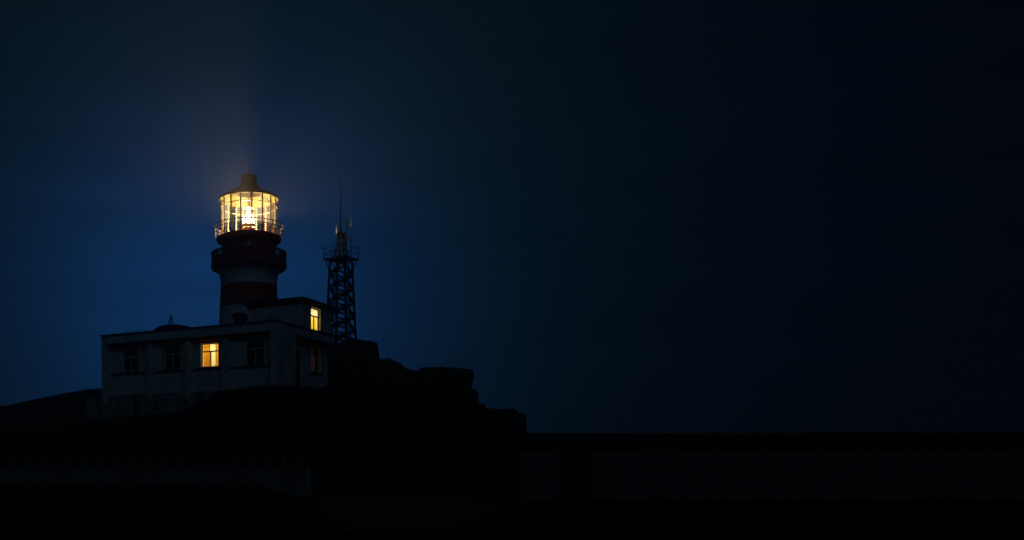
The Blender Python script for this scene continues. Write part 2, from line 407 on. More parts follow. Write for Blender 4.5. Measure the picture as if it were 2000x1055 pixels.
pane_cache = {}
def make_window(x, yy, z0, wd, ht, rz, lit=None, fmat='frame', sillw=0.12, label=None):
    """opening centre (x,yy) on the outer wall face; local -y looks out"""
    wi = empty('window', (x, yy, z0), rz, house)
    if label: wi['label'] = label
    h2, fy0, fy1, b = wd/2, 0.14, 0.20, 0.065
    tz = ht*0.635
    f = MB()
    f.box(-h2, -h2+b, fy0, fy1, 0, ht); f.box(h2-b, h2, fy0, fy1, 0, ht)
    f.box(-h2+b, h2-b, fy0, fy1, 0, b); f.box(-h2+b, h2-b, fy0, fy1, ht-b, ht)
    f.box(-h2+b, h2-b, fy0-0.01, fy1-0.002, tz, tz+0.085)
    f.box(-0.04, 0.04, fy0+0.005, fy1-0.004, b, tz)
    f.build('frame', fmat, wi)
    for (a, c_, p, q) in ((-h2+b, -0.04, b, tz), (0.04, h2-b, b, tz), (-h2+b, h2-b, tz+0.085, ht-b)):
        m = MB(); m.box(a, c_, fy0+0.025, fy0+0.031, p, q); m.build('pane', 'glass', wi)
    s = MB(); s.bevbox(-h2-sillw, h2+sillw, -0.13, fy0+0.02, -0.075, 0.0, 0.015); s.build('sill', 'concrete', wi)
    return wi
def curtain(wi, x0, x1, z0, z1, m, yy=0.42, folds=6, amp=0.035, seed=0):
    c_ = MB(); n_ = folds*8; nz_ = 6; vs = []
    for k in range(nz_+1):
        z = z0 + (z1-z0)*k/nz_
        for i in range(n_+1):
            u = i/n_; x = x0 + (x1-x0)*u
            vs.append((x + 0.01*math.sin(9*u+k+seed), yy + amp*math.sin(u*folds*2*math.pi+seed)*(0.6+0.4*(1-k/nz_)) + 0.012*math.sin(u*23+seed*2+k*0.6), z))
    c_.add(vs, [(k*(n_+1)+i, k*(n_+1)+i+1, (k+1)*(n_+1)+i+1, (k+1)*(n_+1)+i) for k in range(nz_) for i in range(n_)])
    return c_.build('curtain', m, wi, smooth=True)
def room(x0, x1, y0, y1, z0, z1, open_side, light_loc, power, col, m='room'):
    r = MB(); t_ = 0.06
    if open_side != 'front': r.box(x0-t_, x1+t_, y0-t_, y0, z0, z1)
    r.box(x0-t_, x1+t_, y1, y1+t_, z0, z1)
    r.box(x0-t_, x0, y0, y1, z0, z1)
    if open_side != 'right': r.box(x1, x1+t_, y0, y1, z0, z1)
    r.box(x0-t_, x1+t_, y0, y1, z0-t_, z0); r.box(x0-t_, x1+t_, y0, y1, z1, z1+t_)
    r.build('room_lining', m, house)
    l = bpy.data.lights.new('room_lamp', 'POINT'); l.energy = power; l.color = col; l.shadow_soft_size = 0.12
    lo = bpy.data.objects.new('room_lamp', l); COL.objects.link(lo); lo.parent = house; lo.location = light_loc

for i, c_ in enumerate(front_w):
    wi = make_window(c_, 0.45, WZ0, 2*WW, WZ1-WZ0, 0)
    if i == 1:
        wi['label'] = 'lit front window with amber curtains'
        curtain(wi, -0.80, -0.25, -0.02, 1.72, 'curtain_amber', folds=4, amp=0.06, seed=1)
        curtain(wi, 0.24, 0.82, -0.02, 1.72, 'curtain_amber', folds=4, amp=0.06, seed=4)
        curtain(wi, -0.30, 0.30, -0.05, 1.70, 'sheer', yy=0.55, folds=5, amp=0.02, seed=2)
room(-7.05, -4.1, 0.752, 3.4, 0.1, 3.55, 'front', (-5.45, 2.35, 2.9), 88, (1.0, 0.82, 0.52))
wi = make_window(-0.50, 6.76, 1.52, 1.48, 1.74, R(90), label='dimly lit side window with orange glow')
curtain(wi, -0.76, 0.0, -0.02, 1.80, 'curtain_orange', folds=5, seed=3); curtain(wi, 0.18, 0.76, -0.02, 1.80, 'curtain_orange', folds=4, seed=5)
room(-3.4, -0.802, 5.2, 8.1, 0.1, 3.55, 'right', (-2.6, 6.6, 2.6), 20.0, (1.0, 0.60, 0.22))
# door in the shaded side recess
d = empty('door', (-0.5, 3.83, -0.05), R(90), house)
m = MB(); m.box(-0.53, 0.53, 0.10, 0.16, 0, 2.82); m.build('door_frame', 'door', d)
m = MB(); m.bevbox(-0.46, 0.46, 0.04, 0.10, 0.02, 2.05, 0.01); m.build('door_leaf', 'door', d)
m = MB(); m.box(-0.44, 0.44, 0.075, 0.098, 2.14, 2.74); m.build('pane', 'glass', d)
m = MB(); m.tube((0.36, -0.02, 1.0), (0.36, 0.04, 1.0), 0.02); m.tube((0.36, -0.02, 1.0), (0.26, -0.02, 1.0), 0.014); m.build('handle', 'alu', d)

# upper storey
UX0, UX1, UY0, UY1 = -4.69, -0.30, 4.10, 8.75
w = MB(); wall_y(w, UX1-0.28, UX1, UY0, UY1, 3.93, 6.28, [(5.52, 7.00, 4.40, 6.03)]); w.box(UX0, UX1-0.281, UY0, UY0+0.28, 3.93, 6.28)
w.box(UX0, UX0+0.28, UY0+0.281, UY1, 3.93, 6.28); w.box(UX0+0.281, UX1-0.281, UY1-0.28, UY1, 3.93, 6.28); w.build('upper_wall', 'plaster', house)
w = MB(); w.bevbox(UX0-0.26, UX1+0.26, UY0-0.26, UY1+0.26, 6.285, 6.50, 0.04); w.build('upper_roof', 'coping', house)
w = MB(); w.box(UX0-0.03, UX1+0.03, UY0-0.032, UY0-0.002, 6.05, 6.283); w.build('frieze_board', 'red', house)
w = MB(); w.bevbox(UX1-0.45, UX1+0.0, UY0-0.03, UY0-0.003, 3.95, 6.04, 0.008); w.build('corner_pilaster', 'plaster', house)
wi = make_window(UX1, 6.26, 4.40, 1.48, 1.63, R(90), fmat='woodframe', sillw=0.05, label='bright upper side window with yellow half curtain')
curtain(wi, -0.76, 0.76, -0.02, 1.06, 'curtain_yellow', yy=0.34, folds=9, amp=0.02, seed=6)
room(-3.6, UX1-0.282, 4.6, 8.3, 4.0, 6.2, 'right', (-1.9, 6.5, 5.7), 125, (1.0, 0.82, 0.52))

# a thin cable sagging across the lit front window
cb = MB(); p0, p1 = Vector((-7.6, 0.22, 3.30)), Vector((-4.3, 0.16, 3.34)); prev = None
for k in range(15):
    u = k/14; p = p0.lerp(p1, u); p.z -= 0.42*4*u*(1-u)*0.9
    if prev is not None: cb.tube(prev, p, 0.012, 5)
    prev = p
cb.build('cable', 'steel', house)

# flared maroon chimney on the flat roof
ch = empty('chimney', (-5.17, 3.9, 3.92), 0, house)
m = MB(); m.bevbox(-0.34, 0.34, -0.34, 0.34, 0, 1.36, 0.02); m.build('stack', 'coping', ch)
m = MB(); m.lathe([(0.485,1.362),(0.65,1.60),(0.65,1.72),(0.30,1.86),(0.0,1.88)], 4); o = m.build('cap', 'coping', ch); o.rotation_euler.z = R(45)

# ---------------------------------------------------------------- low roof cistern with beacon
hut = empty('roof_cistern', house.matrix_basis @ Vector((-11.45, 4.6, 3.92)), A_H)
tag(hut, 'low rounded concrete cistern on the house roof under the small beacon', 'cistern')
m = MB(); m.lathe([(1.46,0),(1.46,1.06),(1.40,1.12)], 40); m.build('drum', 'concrete', hut, True)
m = MB(); m.lathe([(1.40,1.122),(1.52,1.125),(1.53,1.20),(1.25,1.36),(0.85,1.47),(0.4,1.515),(0,1.52)], 40); m.build('domed_cap', 'coping', hut, True)
m = MB(); m.bevbox(-1.95, -1.30, -0.7, 0.7, 0, 1.10, 0.06); m.build('hatch', 'concrete', hut)
be = empty('beacon', house.matrix_basis @ Vector((-11.75, 4.6, 5.42)), A_H)
tag(be, 'small caged beacon standing on the low roof cistern', 'beacon')
for k in range(6):
    a = k*math.pi/3
    m = MB(); m.tube((0.24*math.cos(a), 0.24*math.sin(a), 0), (0.21*math.cos(a), 0.21*math.sin(a), 0.30), 0.026, 5); m.tube((0.21*math.cos(a), 0.21*math.sin(a), 0.30), (0.09*math.cos(a), 0.09*math.sin(a), 0.50), 0.026, 5); m.build('cage_bar', 'steel', be)
m = MB(); m.torus(0.24, 0.02, 0.02, 20); m.torus(0.215, 0.28, 0.015, 20); m.build('cage_ring', 'steel', be)
m = MB(); m.lathe([(0,0.49),(0.11,0.50),(0.11,0.56),(0,0.57)], 16); m.build('cap_plate', 'steel', be)
m = MB(); m.lathe([(0.09,0.571),(0.095,0.65),(0.06,0.68),(0.10,0.69),(0.10,0.73),(0.05,0.76),(0.02,0.86),(0,0.87)], 16); m.build('lamp_head', 'alu', be)

# ---------------------------------------------------------------- stone plinth and leaning buttress below the front
pl = empty('plinth_wall', house.matrix_basis @ Vector((-9.6, 0.3, -2.6)), A_H)
tag(pl, 'rough flaking retaining wall under the left half of the white house', 'wall')
def rough_box(x0, x1, y0, y1, z0, z1, nx_, nz_, amp, seed, batter=0.0):
    mb = MB(); vs = []
    for k in range(nz_+1):
        for i in range(nx_+1):
            x = x0+(x1-x0)*i/nx_; z = z0+(z1-z0)*k/nz_
            q = Vector((x*1.4+seed, z*1.4, seed))
            vs.append((x, y0 - batter*(z1-z) + amp*noise.fractal(q, 1.0, 2.0, 4), z))
    fs = [(k*(nx_+1)+i, k*(nx_+1)+i+1, (k+1)*(nx_+1)+i+1, (k+1)*(nx_+1)+i) for k in range(nz_) for i in range(nx_)]
    mb.add(vs, fs)
    n0 = nx_+1
    top = [nz_*n0+i for i in range(n0)]; bot = list(range(n0))
    le = [k*n0 for k in range(nz_+1)]; ri = [k*n0+nx_ for k in range(nz_+1)]
    b = len(mb.v); mb.v += [(x0,y1,z0),(x1,y1,z0),(x1,y1,z1),(x0,y1,z1)]
    mb.f += [tuple(top+[b+2,b+3]), tuple(list(reversed(bot))+[b,b+1]), tuple(le+[b+3,b])[::-1], tuple(ri+[b+2,b+1]), (b+1,b,b+3,b+2)]
    return mb
rough_box(-4.62, 5.2, -0.1, 0.5, 0, 2.55, 90, 26, 0.16, 3.1, 0.04).build('wall_face', 'render', pl)
rough_box(-6.9, -4.625, 0.1, 0.6, 0, 2.45, 24, 26, 0.12, 9.1).build('end_wall', 'render', pl)
m = MB(); m.add([(-4.3,-0.95,0),(-3.85,-0.95,0),(-3.85,-0.12,0),(-4.3,-0.12,0),(-3.75,-0.35,2.25),(-3.3,-0.35,2.25),(-3.3,-0.12,2.4),(-3.75,-0.12,2.4)],
                [(0,3,2,1),(4,5,6,7),(0,1,5,4),(1,2,6,5),(2,3,7,6),(3,0,4,7)]); m.build('buttress', 'render', pl)
m = MB(); m.bevbox(-5.1, -4.68, -0.30, 0.09, 0, 2.3, 0.03); m.build('buttress', 'render', pl)
for k in range(26):
    x = random.uniform(-3.0, 5.0); z = random.uniform(0.5, 2.3); s_ = random.uniform(0.10, 0.22)
    m = MB(); vs = []; 
    for (a, b_, c_) in ((-1,-1,-1),(1,-1,-1),(1,1,-1),(-1,1,-1),(-1,-1,1),(1,-1,1),(1,1,1),(-1,1,1)):
        vs.append((a*s_*random.uniform(.7,1.2), b_*0.10*random.uniform(.7,1.2), c_*s_*0.75*random.uniform(.7,1.2)))
    m.add(vs, [(0,3,2,1),(4,5,6,7),(0,1,5,4),(1,2,6,5),(2,3,7,6),(3,0,4,7)]); m.build('stone', 'concrete', pl, loc=(x, -0.13-0.04*(2.55-z), z))

# ================================================================ the lighthouse
TX, TY = -0.556, 72.1
lh = empty('lighthouse', (TX, TY, 0.0))
lh.location.z = 6.0
tag(lh, 'red and white banded lighthouse with its lantern lit', 'lighthouse')
Z = lambda z: z - 6.0
def part(prof, name, m, seg=96, parent=lh, smooth=True, closed=False):
    return MB().lathe([(r_, Z(z)) for r_, z in prof], seg, (0,0), closed).build(name, m, parent, smooth)
part([(0,5.9),(2.52,5.9),(2.335,12.2),(2.285,13.38)], 'shaft_base', 'white')
part([(2.29,13.382),(2.20,15.07)], 'red_band', 'red')
part([(2.205,15.072),(2.19,15.53)], 'white_band', 'white')
part([(2.19,15.532),(2.24,15.535),(2.25,15.585),(2.23,15.63),(2.20,15.64)], 'ring_moulding', 'white')
part([(2.20,15.642),(2.22,15.8),(2.29,16.05),(2.41,16.27)], 'corbel', 'white')
for k in range(12):
    a = 2*math.pi*k/12+0.13
    m = MB(); m.bar((2.225*math.cos(a),2.225*math.sin(a),Z(15.66)), (2.40*math.cos(a),2.40*math.sin(a),Z(16.22)), 0.05, 0.03, up=(math.cos(a),math.sin(a),0)); m.build('corbel_rib', 'white', lh)
part([(2.41,16.272),(2.62,16.30),(2.85,16.40),(2.98,16.55),(3.0,16.66),(2.96,16.74),(2.94,16.75)], 'gallery_cornice', 'red')
part([(2.94,16.752),(2.94,17.22),(2.80,17.22),(2.80,16.60),(2.1,16.60)], 'gallery_parapet', 'red')
part([(2.97,17.60),(2.99,17.66),(2.95,17.70),(2.80,17.70),(2.78,17.66),(2.80,17.60)], 'gallery_cap', 'red', closed=True)
bm_ = MB(); bm_.bevbox(-0.055, 0.055, -0.06, 0.06, 0, 0.39, 0.01); bme = bm_.mesh('baluster', 'red')
NB = 56
for k in range(NB):
    a = 2*math.pi*k/NB
    link('baluster', bme, lh, (2.87*math.cos(a), 2.87*math.sin(a), Z(17.215)), (0, 0, a+math.pi/2))
part([(2.14,16.602),(2.14,18.46)], 'neck', 'red')
m = MB(); m.bevbox(-0.10, 0.10, -0.03, 0.03, -0.2, 0.2, 0.01); m.build('neck_vent', 'alu', lh, loc=(0.0, -2.16, Z(17.95)))
part([(2.14,18.462),(2.30,18.48),(2.46,18.56),(2.54,18.68),(2.55,18.80),(2.52,18.87),(0.4,18.87)], 'lantern_deck', 'red')
# lantern sill ring, glazing bars, panes
GR, G0, G1, GM = 2.16, 19.02, 21.86, 21.27
part([(2.24,18.872),(2.24,19.00),(2.20,19.02),(2.06,19.02),(2.06,18.872)], 'lantern_sill', 'red')
NM = 16; PH = R(-90) + R(6.3)
mu = MB(); mu.box(-0.05, 0.05, -0.045, 0.045, 0, G1-G0); mme = mu.mesh('glazing_bar', 'bars')
def flat_pane(z0, z1):
    a = math.pi/NM; wd = (GR-0.005)*math.sin(a) - 0.03
    return MB().box(-wd, wd, -0.004, 0.004, z0, z1).mesh('pane', 'lantern_glass')
pl_, pu_ = flat_pane(0, GM-G0-0.03), flat_pane(0, G1-GM-0.05)
for k in range(NM):
    a = PH + 2*math.pi*k/NM
    link('glazing_bar', mme, lh, (GR*math.cos(a), GR*math.sin(a), Z(G0)), (0,0,a))
    am = a + math.pi/NM; rr = GR*math.cos(math.pi/NM)
    link('pane', pl_, lh, (rr*math.cos(am), rr*math.sin(am), Z(G0)), (0,0,am+math.pi/2))
    link('pane', pu_, lh, (rr*math.cos(am), rr*math.sin(am), Z(GM+0.03)), (0,0,am+math.pi/2))
part([(2.12,GM-0.025),(2.20,GM-0.025),(2.20,GM+0.025),(2.12,GM+0.025)], 'glazing_ring', 'bars', closed=True)
part([(2.05,G1+0.004),(2.295,G1-0.018)], 'eave_soffit', 'ceiling')
part([(2.297,G1-0.018),(2.345,G1+0.02),(2.345,G1+0.10),(2.28,G1+0.15)], 'roof_eave', 'roofred')
part([(2.29,G1+0.01),(2.05,G1+0.01),(1.6,22.18),(0.6,22.45),(0,22.5)], 'lantern_ceiling', 'ceiling')
part([(2.28,G1+0.152),(1.85,22.24),(1.35,22.47),(1.0,22.68),(0.78,22.88),(0.64,23.08),(0.60,23.10)], 'roof', 'roofred')
part([(0.61,23.05),(0.61,23.68),(0.64,23.70),(0.64,23.73),(0.40,23.87),(0.15,24.0),(0,24.03)], 'ventilator', 'roofred')
m = MB(); m.tube((0,0,Z(24.05)), (0,0,Z(24.25)), 0.055, 8, 0.05); m.tube((0,0,Z(24.25)), (0,0,Z(24.82)), 0.045, 8, 0.028); m.build('lightning_rod', 'steel', lh)
for k in range(8):          # curved hand rails down the roof
    a = PH + 2*math.pi*k/8 + 0.2
    m = MB(); prev = None
    for q in range(9):
        u = q/8; r_ = 0.72 + 1.30*u
        zr = np.interp(r_, [0.64,0.78,1.0,1.35,1.85,2.28], [23.08,22.88,22.68,22.47,22.24,22.01]) + 0.11*math.sin(math.pi*u)**0.5
        p = Vector((r_*math.cos(a), r_*math.sin(a), Z(float(zr))))
        if prev is not None: m.tube(prev, p, 0.017, 5)
        if q in (2, 4, 6): m.tube(p, p-Vector((0,0,0.14)), 0.014, 5)
        prev = p
    m.build('roof_handrail', 'roofred', lh)
# gallery railing
for z, r_ in ((19.80, 0.038), (19.50, 0.028), (19.18, 0.024)):
    MB().torus(2.71, Z(z), r_, 96, 6).build('rail', 'rail', lh, True)
rp = MB(); prev = None
for p in [(2.50, 18.86), (2.50, 18.95), (2.69, 19.10), (2.71, 19.82)]:
    q = Vector((p[0], 0, Z(p[1])))
    if prev is not None: rp.tube(prev, q, 0.026, 6)
    prev = q
rpm = rp.mesh('rail_post', 'railpost')
for k in range(20): link('rail_post', rpm, lh, (0,0,0), (0,0,2*math.pi*k/20+0.09))
# optic: pedestal, lens rings round a glowing core
op = empty('optic', (0,0,Z(18.875)), 0, lh)
m = MB(); m.lathe([(0.62,0),(0.62,0.12),(0.34,0.20),(0.30,0.62),(0.46,0.72),(0.46,0.80),(0,0.80)], 24); m.build('pedestal', 'bars', op, True)
core = MB(); core.lathe([(0.0,-0.07)]+[(0.03*math.cos(t_), 0.07*math.sin(t_)) for t_ in np.linspace(-1.1, 1.1, 5)]+[(0.0,0.07)], 10)
LAMP = emit_mat('lamp_glow', (1.0, 0.75, 0.42), 46000.0)
core.build('lamp', LAMP, op, True, loc=(0,0,1.18))
LENS = bpy.data.materials.new('lens_glass'); LENS.use_nodes = True
lt = LENS.node_tree; lt.nodes.clear()
lo_ = lt.nodes.new('ShaderNodeOutputMaterial'); l1 = lt.nodes.new('ShaderNodeMixShader'); l1.inputs[0].default_value = 0.05
ltr = lt.nodes.new('ShaderNodeBsdfTransparent'); ltl = lt.nodes.new('ShaderNodeBsdfTranslucent'); ltl.inputs[0].default_value = (1, 0.95, 0.85, 1)
lt.links.new(ltr.outputs[0], l1.inputs[1]); lt.links.new(ltl.outputs[0], l1.inputs[2]); lt.links.new(l1.outputs[0], lo_.inputs[0])
for k in range(11):
    z = 0.93 + k*0.125; r_ = 0.42 - 0.20*abs((k-4)/6)**2
    m = MB(); m.lathe([(r_-0.02, z-0.055),(r_+0.035, z-0.02),(r_+0.035, z+0.02),(r_-0.02, z+0.055)], 32, (0,0), True); m.build('lens_ring', LENS, op, True)
m = MB(); m.lathe([(0,2.342),(0.50,2.342),(0.52,2.38),(0.12,2.48),(0.05,2.60),(0,2.60)], 24); m.build('lens_cap', 'bars', op, True)
sc = MB(); vs = []; NS = 40             # curved screen added to block the lamp's downward light toward camera and mast
for k in range(NS+1):
    a = R(-90) + R(-80 + 240*k/NS)
    for r_, z in ((0.50, 0.82), (0.50, 1.10), (0.515, 1.10), (0.515, 0.82)): vs.append((r_*math.cos(a), r_*math.sin(a), z))
sc.add(vs, [(k*4+i, k*4+4+i, k*4+4+(i+1)%4, k*4+(i+1)%4) for k in range(NS) for i in range(4)] + [(0,1,2,3), (NS*4+3,NS*4+2,NS*4+1,NS*4)])
sc.build('light_cutoff_screen', 'bars', op, True)
m = MB(); m.torus(0.86, 0.62, 0.035, 32, 8); m.torus(0.86, 0.12, 0.03, 32, 6); m.build('light_catch_ring', 'bars', op, True)  # ring and posts added round the pedestal to catch lamplight as bright spots
for k in range(10):
    a = k*math.pi/5+0.2
    m = MB(); m.tube((0.86*math.cos(a),0.86*math.sin(a),0),(0.86*math.cos(a),0.86*math.sin(a),0.62),0.03,6); m.build('light_catch_post', 'alu', op)
for az, w_ in ((5.5, 0.031), (-33, 0.06), (62, 0.03), (118, 0.03), (180, 0.03), (-95, 0.03)):      # lens frame posts, the front ones placed and widened to cast dark rays
    a = R(-90 + az)
    m = MB(); m.tube((0.49*math.cos(a),0.49*math.sin(a),0.80),(0.47*math.cos(a),0.47*math.sin(a),2.34),w_,8); m.build('lens_ray_post', 'bars', op)

# ================================================================ lattice radio mast behind the house
MX, MY, MZ0 = 7.2, 78.0, 9.3
mast = empty('radio_mast', (MX, MY, MZ0))
tag(mast, 'dark lattice radio mast with railed platform and whip antenna', 'mast')
MP = 18.46 - MZ0
def leg_r(z): return 1.44 + (0.98-1.44)*z/MP
LA = [R(14)+k*math.pi/2 for k in range(4)]
def leg_p(k, z): r_ = leg_r(z); return Vector((r_*math.cos(LA[k%4]), r_*math.sin(LA[k%4]), z))
for k in range(4):
    m = MB(); m.bar(leg_p(k, 0), leg_p(k, MP), 0.16, 0.16); m.build('leg', 'steel', mast)
STEP = 1.17
gp = MB(); gp.box(-0.12, 0.14, -0.012, 0.012, -0.19, 0.19); gpm = gp.mesh('gusset_plate', 'steel')
for f_ in range(4):
    z = 0.35; side = f_ % 2
    while z < MP - 0.25:
        a_, b_ = (f_, f_+1) if side else (f_+1, f_)
        P = leg_p(a_, z); T = leg_p(b_, z); inw = (T-P).normalized()
        ang = math.atan2(inw.y, inw.x)
        link('gusset_plate', gpm, mast, P + inw*0.10, (0,0,ang))
        for dz in (-0.95, -0.5, 0.5, 0.95):
            zz = z + dz
            if zz < 0 or zz > MP: continue
            Q = leg_p(b_, zz)
            end = Q
            m = MB(); m.bar(P + (Q-P)*0.12, end, 0.058, 0.058); m.build('brace', 'steel', mast)
        z += STEP/2; side = 1-side
# platform
PA = [R(2)+k*math.pi/2 for k in range(4)]
def plp(k, r_, z): return Vector((r_*math.cos(PA[k%4]), r_*math.sin(PA[k%4]), z))
m = MB(); m.add([plp(k,1.52,MP) for k in range(4)]+[plp(k,1.52,MP+0.10) for k in range(4)], [(3,2,1,0),(4,5,6,7)]+[(k,(k+1)%4,4+(k+1)%4,4+k) for k in range(4)]); m.build('platform', 'steel', mast)
for k in range(4):
    m = MB(); m.bar(leg_p(k, MP-0.9), plp(k, 1.35, MP-0.02), 0.06, 0.06); m.build('platform_strut', 'steel', mast)
    for zz in (0.55, 1.0):
        m = MB(); m.tube(plp(k,1.5,MP+zz), plp(k+1,1.5,MP+zz), 0.024, 6); m.build('rail', 'steel', mast)
    for u in (0, 0.5):
        p = plp(k,1.5,MP).lerp(plp(k+1,1.5,MP), u); m = MB(); m.tube(p, p+Vector((0,0,1.06 if u else 1.14)), 0.028, 6); m.build('railing_post', 'steel', mast)
# upper tapered cage
TH = 20.67 - 18.46
def up_p(k, z): r_ = 0.60 + (0.27-0.60)*(z-MP)/TH; return Vector((r_*math.cos(LA[k%4]), r_*math.sin(LA[k%4]), z))
for k in range(4):
    m = MB(); m.bar(up_p(k,MP+0.1), up_p(k,MP+TH), 0.09, 0.09); m.build('upper_leg', 'steel', mast)
    for q in range(4):
        za, zb = MP+0.1+q*0.52, MP+0.1+(q+1)*0.52
        m = MB(); m.bar(up_p(k,za), up_p(k+1,zb), 0.05, 0.05); m.bar(up_p(k+1,za), up_p(k,zb), 0.05, 0.05); m.build('upper_brace', 'steel', mast)
m = MB(); m.box(-0.34,0.34,-0.34,0.34,MP+TH,MP+TH+0.07); m.build('top_plate', 'steel', mast)
m = MB(); m.tube((-0.05,0,MP+TH+0.07),(-0.05,0,MP+TH+2.5),0.075,8,0.06); m.tube((-0.05,0,MP+TH+2.5),(-0.05,0,25.75-MZ0),0.05,8,0.02); m.build('whip_antenna', 'steel', mast)
# side antenna pole with two folded dipoles; small lit stub on the left
def mp(px, py): p = at(px, py, MY-0.3); return Vector((p.x-MX, -0.3, p.z-MZ0))
m = MB(); m.tube(mp(676.5,502), mp(676.5,431), 0.05, 8); m.build('antenna_pole', 'steel', mast)
for y0, y1, ya, m_ in ((422,443,432.5,'alu'), (452.5,475,463.5,'steel')):
    m = MB(); m.tube(mp(676.5,ya-1.3), mp(685.5,ya-1.3), 0.022, 6); m.tube(mp(676.5,ya+1.3), mp(685.5,ya+1.3), 0.022, 6); m.build('antenna_arm', 'steel', mast)
    m = MB(); m.tube(mp(685.6,y0), mp(685.6,(y0+y1)/2), 0.022, 6); m.tube(mp(685.0,(y0+y1)/2), mp(685.0,y1), 0.05, 6); m.build('dipole', m_, mast)
m = MB(); m.tube(mp(657,459), mp(657,440), 0.03, 6); m.build('stub_antenna', 'alu', mast)
m = MB(); m.tube(mp(657.6,455), mp(657.6,448), 0.075, 8); m.build('stub_insulator', 'alu', mast)
m = MB(); m.torus(0.17, 0, 0.03, 16, 6); o = m.build('lifebuoy_coil', 'steel', mast, loc=mp(635.5,502.5)); o.rotation_euler.x = R(90)

# ================================================================ boulders along the ridge
def boulder(name, label, px0, px1, py0, py1, d, depth, seed, blocky=0.5, tilt=0.0, group='boulders along the ridge'):
    c_ = at((px0+px1)/2, (py0+py1)/2, d); hw = (px1-px0)/2/F_PX*d; hh = (py1-py0)/2/F_PX*d
    import bmesh
    bm = bmesh.new(); bmesh.ops.create_icosphere(bm, subdivisions=5, radius=1.0)
    for v in bm.verts:
        p = v.co.copy(); e = 1.0/(1.0+3.0*blocky)
        q = Vector([math.copysign(abs(k)**e, k) for k in p])
        mx_ = max(abs(k) for k in q); q = q.lerp(q/mx_ if mx_ else q, 0.25*blocky)
        q = q*(1.0 + 0.13*noise.fractal(p*2.2+Vector((seed,seed*2,0)), 0.7, 2.1, 7) + 0.05*noise.cell(p*2.0+Vector((seed,0,0))))
        v.co = Vector((q.x*hw, q.y*depth, q.z*hh))
    me = bpy.data.meshes.new(name); bm.to_mesh(me); bm.free(); me.materials.append(M['rock'])
    o = bpy.data.objects.new(name, me); COL.objects.link(o); o.location = c_; o.rotation_euler = (0, tilt, 0)
    tag(o, label, 'boulder', group); return o
boulder('boulder', 'big upright boulder beside the foot of the lattice mast', 656, 736, 666, 745, 75.5, 2.2, 1.3, 0.2, R(3))
boulder('boulder', 'flat topped rock slab at the top of the ridge shelf', 818, 874, 721, 752, 63.5, 1.4, 2.7, 0.8)
boulder('boulder', 'square blocky boulder overhanging the cliff below the ridge shelf', 858, 916, 723, 772, 59.5, 1.6, 4.1, 0.4, R(6))
boulder('boulder', 'jagged rock just under the overhanging blocky boulder', 872, 926, 760, 815, 58.5, 1.5, 6.2, 0.35)
boulder('boulder', 'small rounded rock in the notch of the cliff', 918, 945, 790, 815, 54.5, 0.7, 7.7, 0.3)
boulder('boulder', 'large rounded rock ending the ridge beside the long shed', 936, 1010, 804, 925, 48.6, 1.8, 8.4, 0.5)
boulder('boulder', 'low dark rock at the left foot of the long shed', 940, 1008, 905, 990, 42.6, 0.9, 9.9, 0.4)

# ---------------------------------------------------------------- shrubs on the ridge
def shrub(name, label, p, rx, ry, rz, n_, ls, seed, group=None, cat='shrub'):
    rnd = random.Random(seed); root = empty(name, p)
    tag(root, label, cat, group)
    st = MB()
    for k in range(7):
        a = rnd.uniform(0, 6.28); r_ = rnd.uniform(0.2, 0.8)
        q = Vector((rx*r_*math.cos(a), ry*r_*math.sin(a), rz*rnd.uniform(0.8, 1.5))); st.tube((q.x*0.15, q.y*0.15, -0.1), q, 0.02, 5, 0.008)
    st.build('stem', 'stem', root)
    lf = MB()
    for k in range(n_):
        while True:
            u = Vector((rnd.uniform(-1,1), rnd.uniform(-1,1), rnd.uniform(0,1)))
            if u.length < 1 and (u.length > 0.45 or rnd.random() < 0.3): break
        u *= 1 + 0.22*noise.noise(Vector((u.x*2.1+seed, u.y*2.1, u.z*2.1)))
        c_ = Vector((u.x*rx, u.y*ry, u.z*rz*1.7 - 0.05))
        d_ = Vector((rnd.uniform(-1,1), rnd.uniform(-1,1), rnd.uniform(-0.3,1))).normalized(); e_ = d_.orthogonal().normalized()
        l_ = ls*rnd.uniform(0.6, 1.3)
        lf.add([c_-d_*l_*0.5, c_+e_*l_*0.22, c_+d_*l_*0.6, c_-e_*l_*0.22], [(0,1,2,3)])
    lf.build('foliage', 'leaf', root); return root
for i, (px, py, d, r_, h_, lab) in enumerate([
    (757,707,71.5,0.55,0.28,'scrubby bush just right of the upright boulder'),
    (771,714,70.2,0.60,0.30,'spiky bush on the slope crest between two rocks'),
    (786,723,68.6,0.45,0.22,'small bush at the foot of the ridge slope'),
    (803,727,66.6,0.50,0.18,'low bush left of the flat rock slab'),
    (931,800,54.6,0.30,0.14,'tiny tuft in the notch above the end rock'),
    (191,762,77.5,0.40,0.16,'little tuft beside the left edge of the house')]):
    shrub('bush', lab, at(px, py+3, d), r_, 0.5, h_, 420, 0.13, 20+i, 'bushes on the ridge', 'bush')
# brush at the foot of the house corner
for i, (px, py, d, r_, h_, lab) in enumerate([
    (530,763,57.3,1.5,0.17,'dark brush in front of the house corner'),
    (592,766,59.0,1.1,0.22,'dark brush at the foot of the shaded side door'),
    (440,772,60.6,0.9,0.22,'dark brush at the right end of the flaking wall')]):
    shrub('bush', lab, at(px, py, d), r_, 0.6, h_, 900, 0.14, 40+i, 'brush along the foot of the house', 'bush')

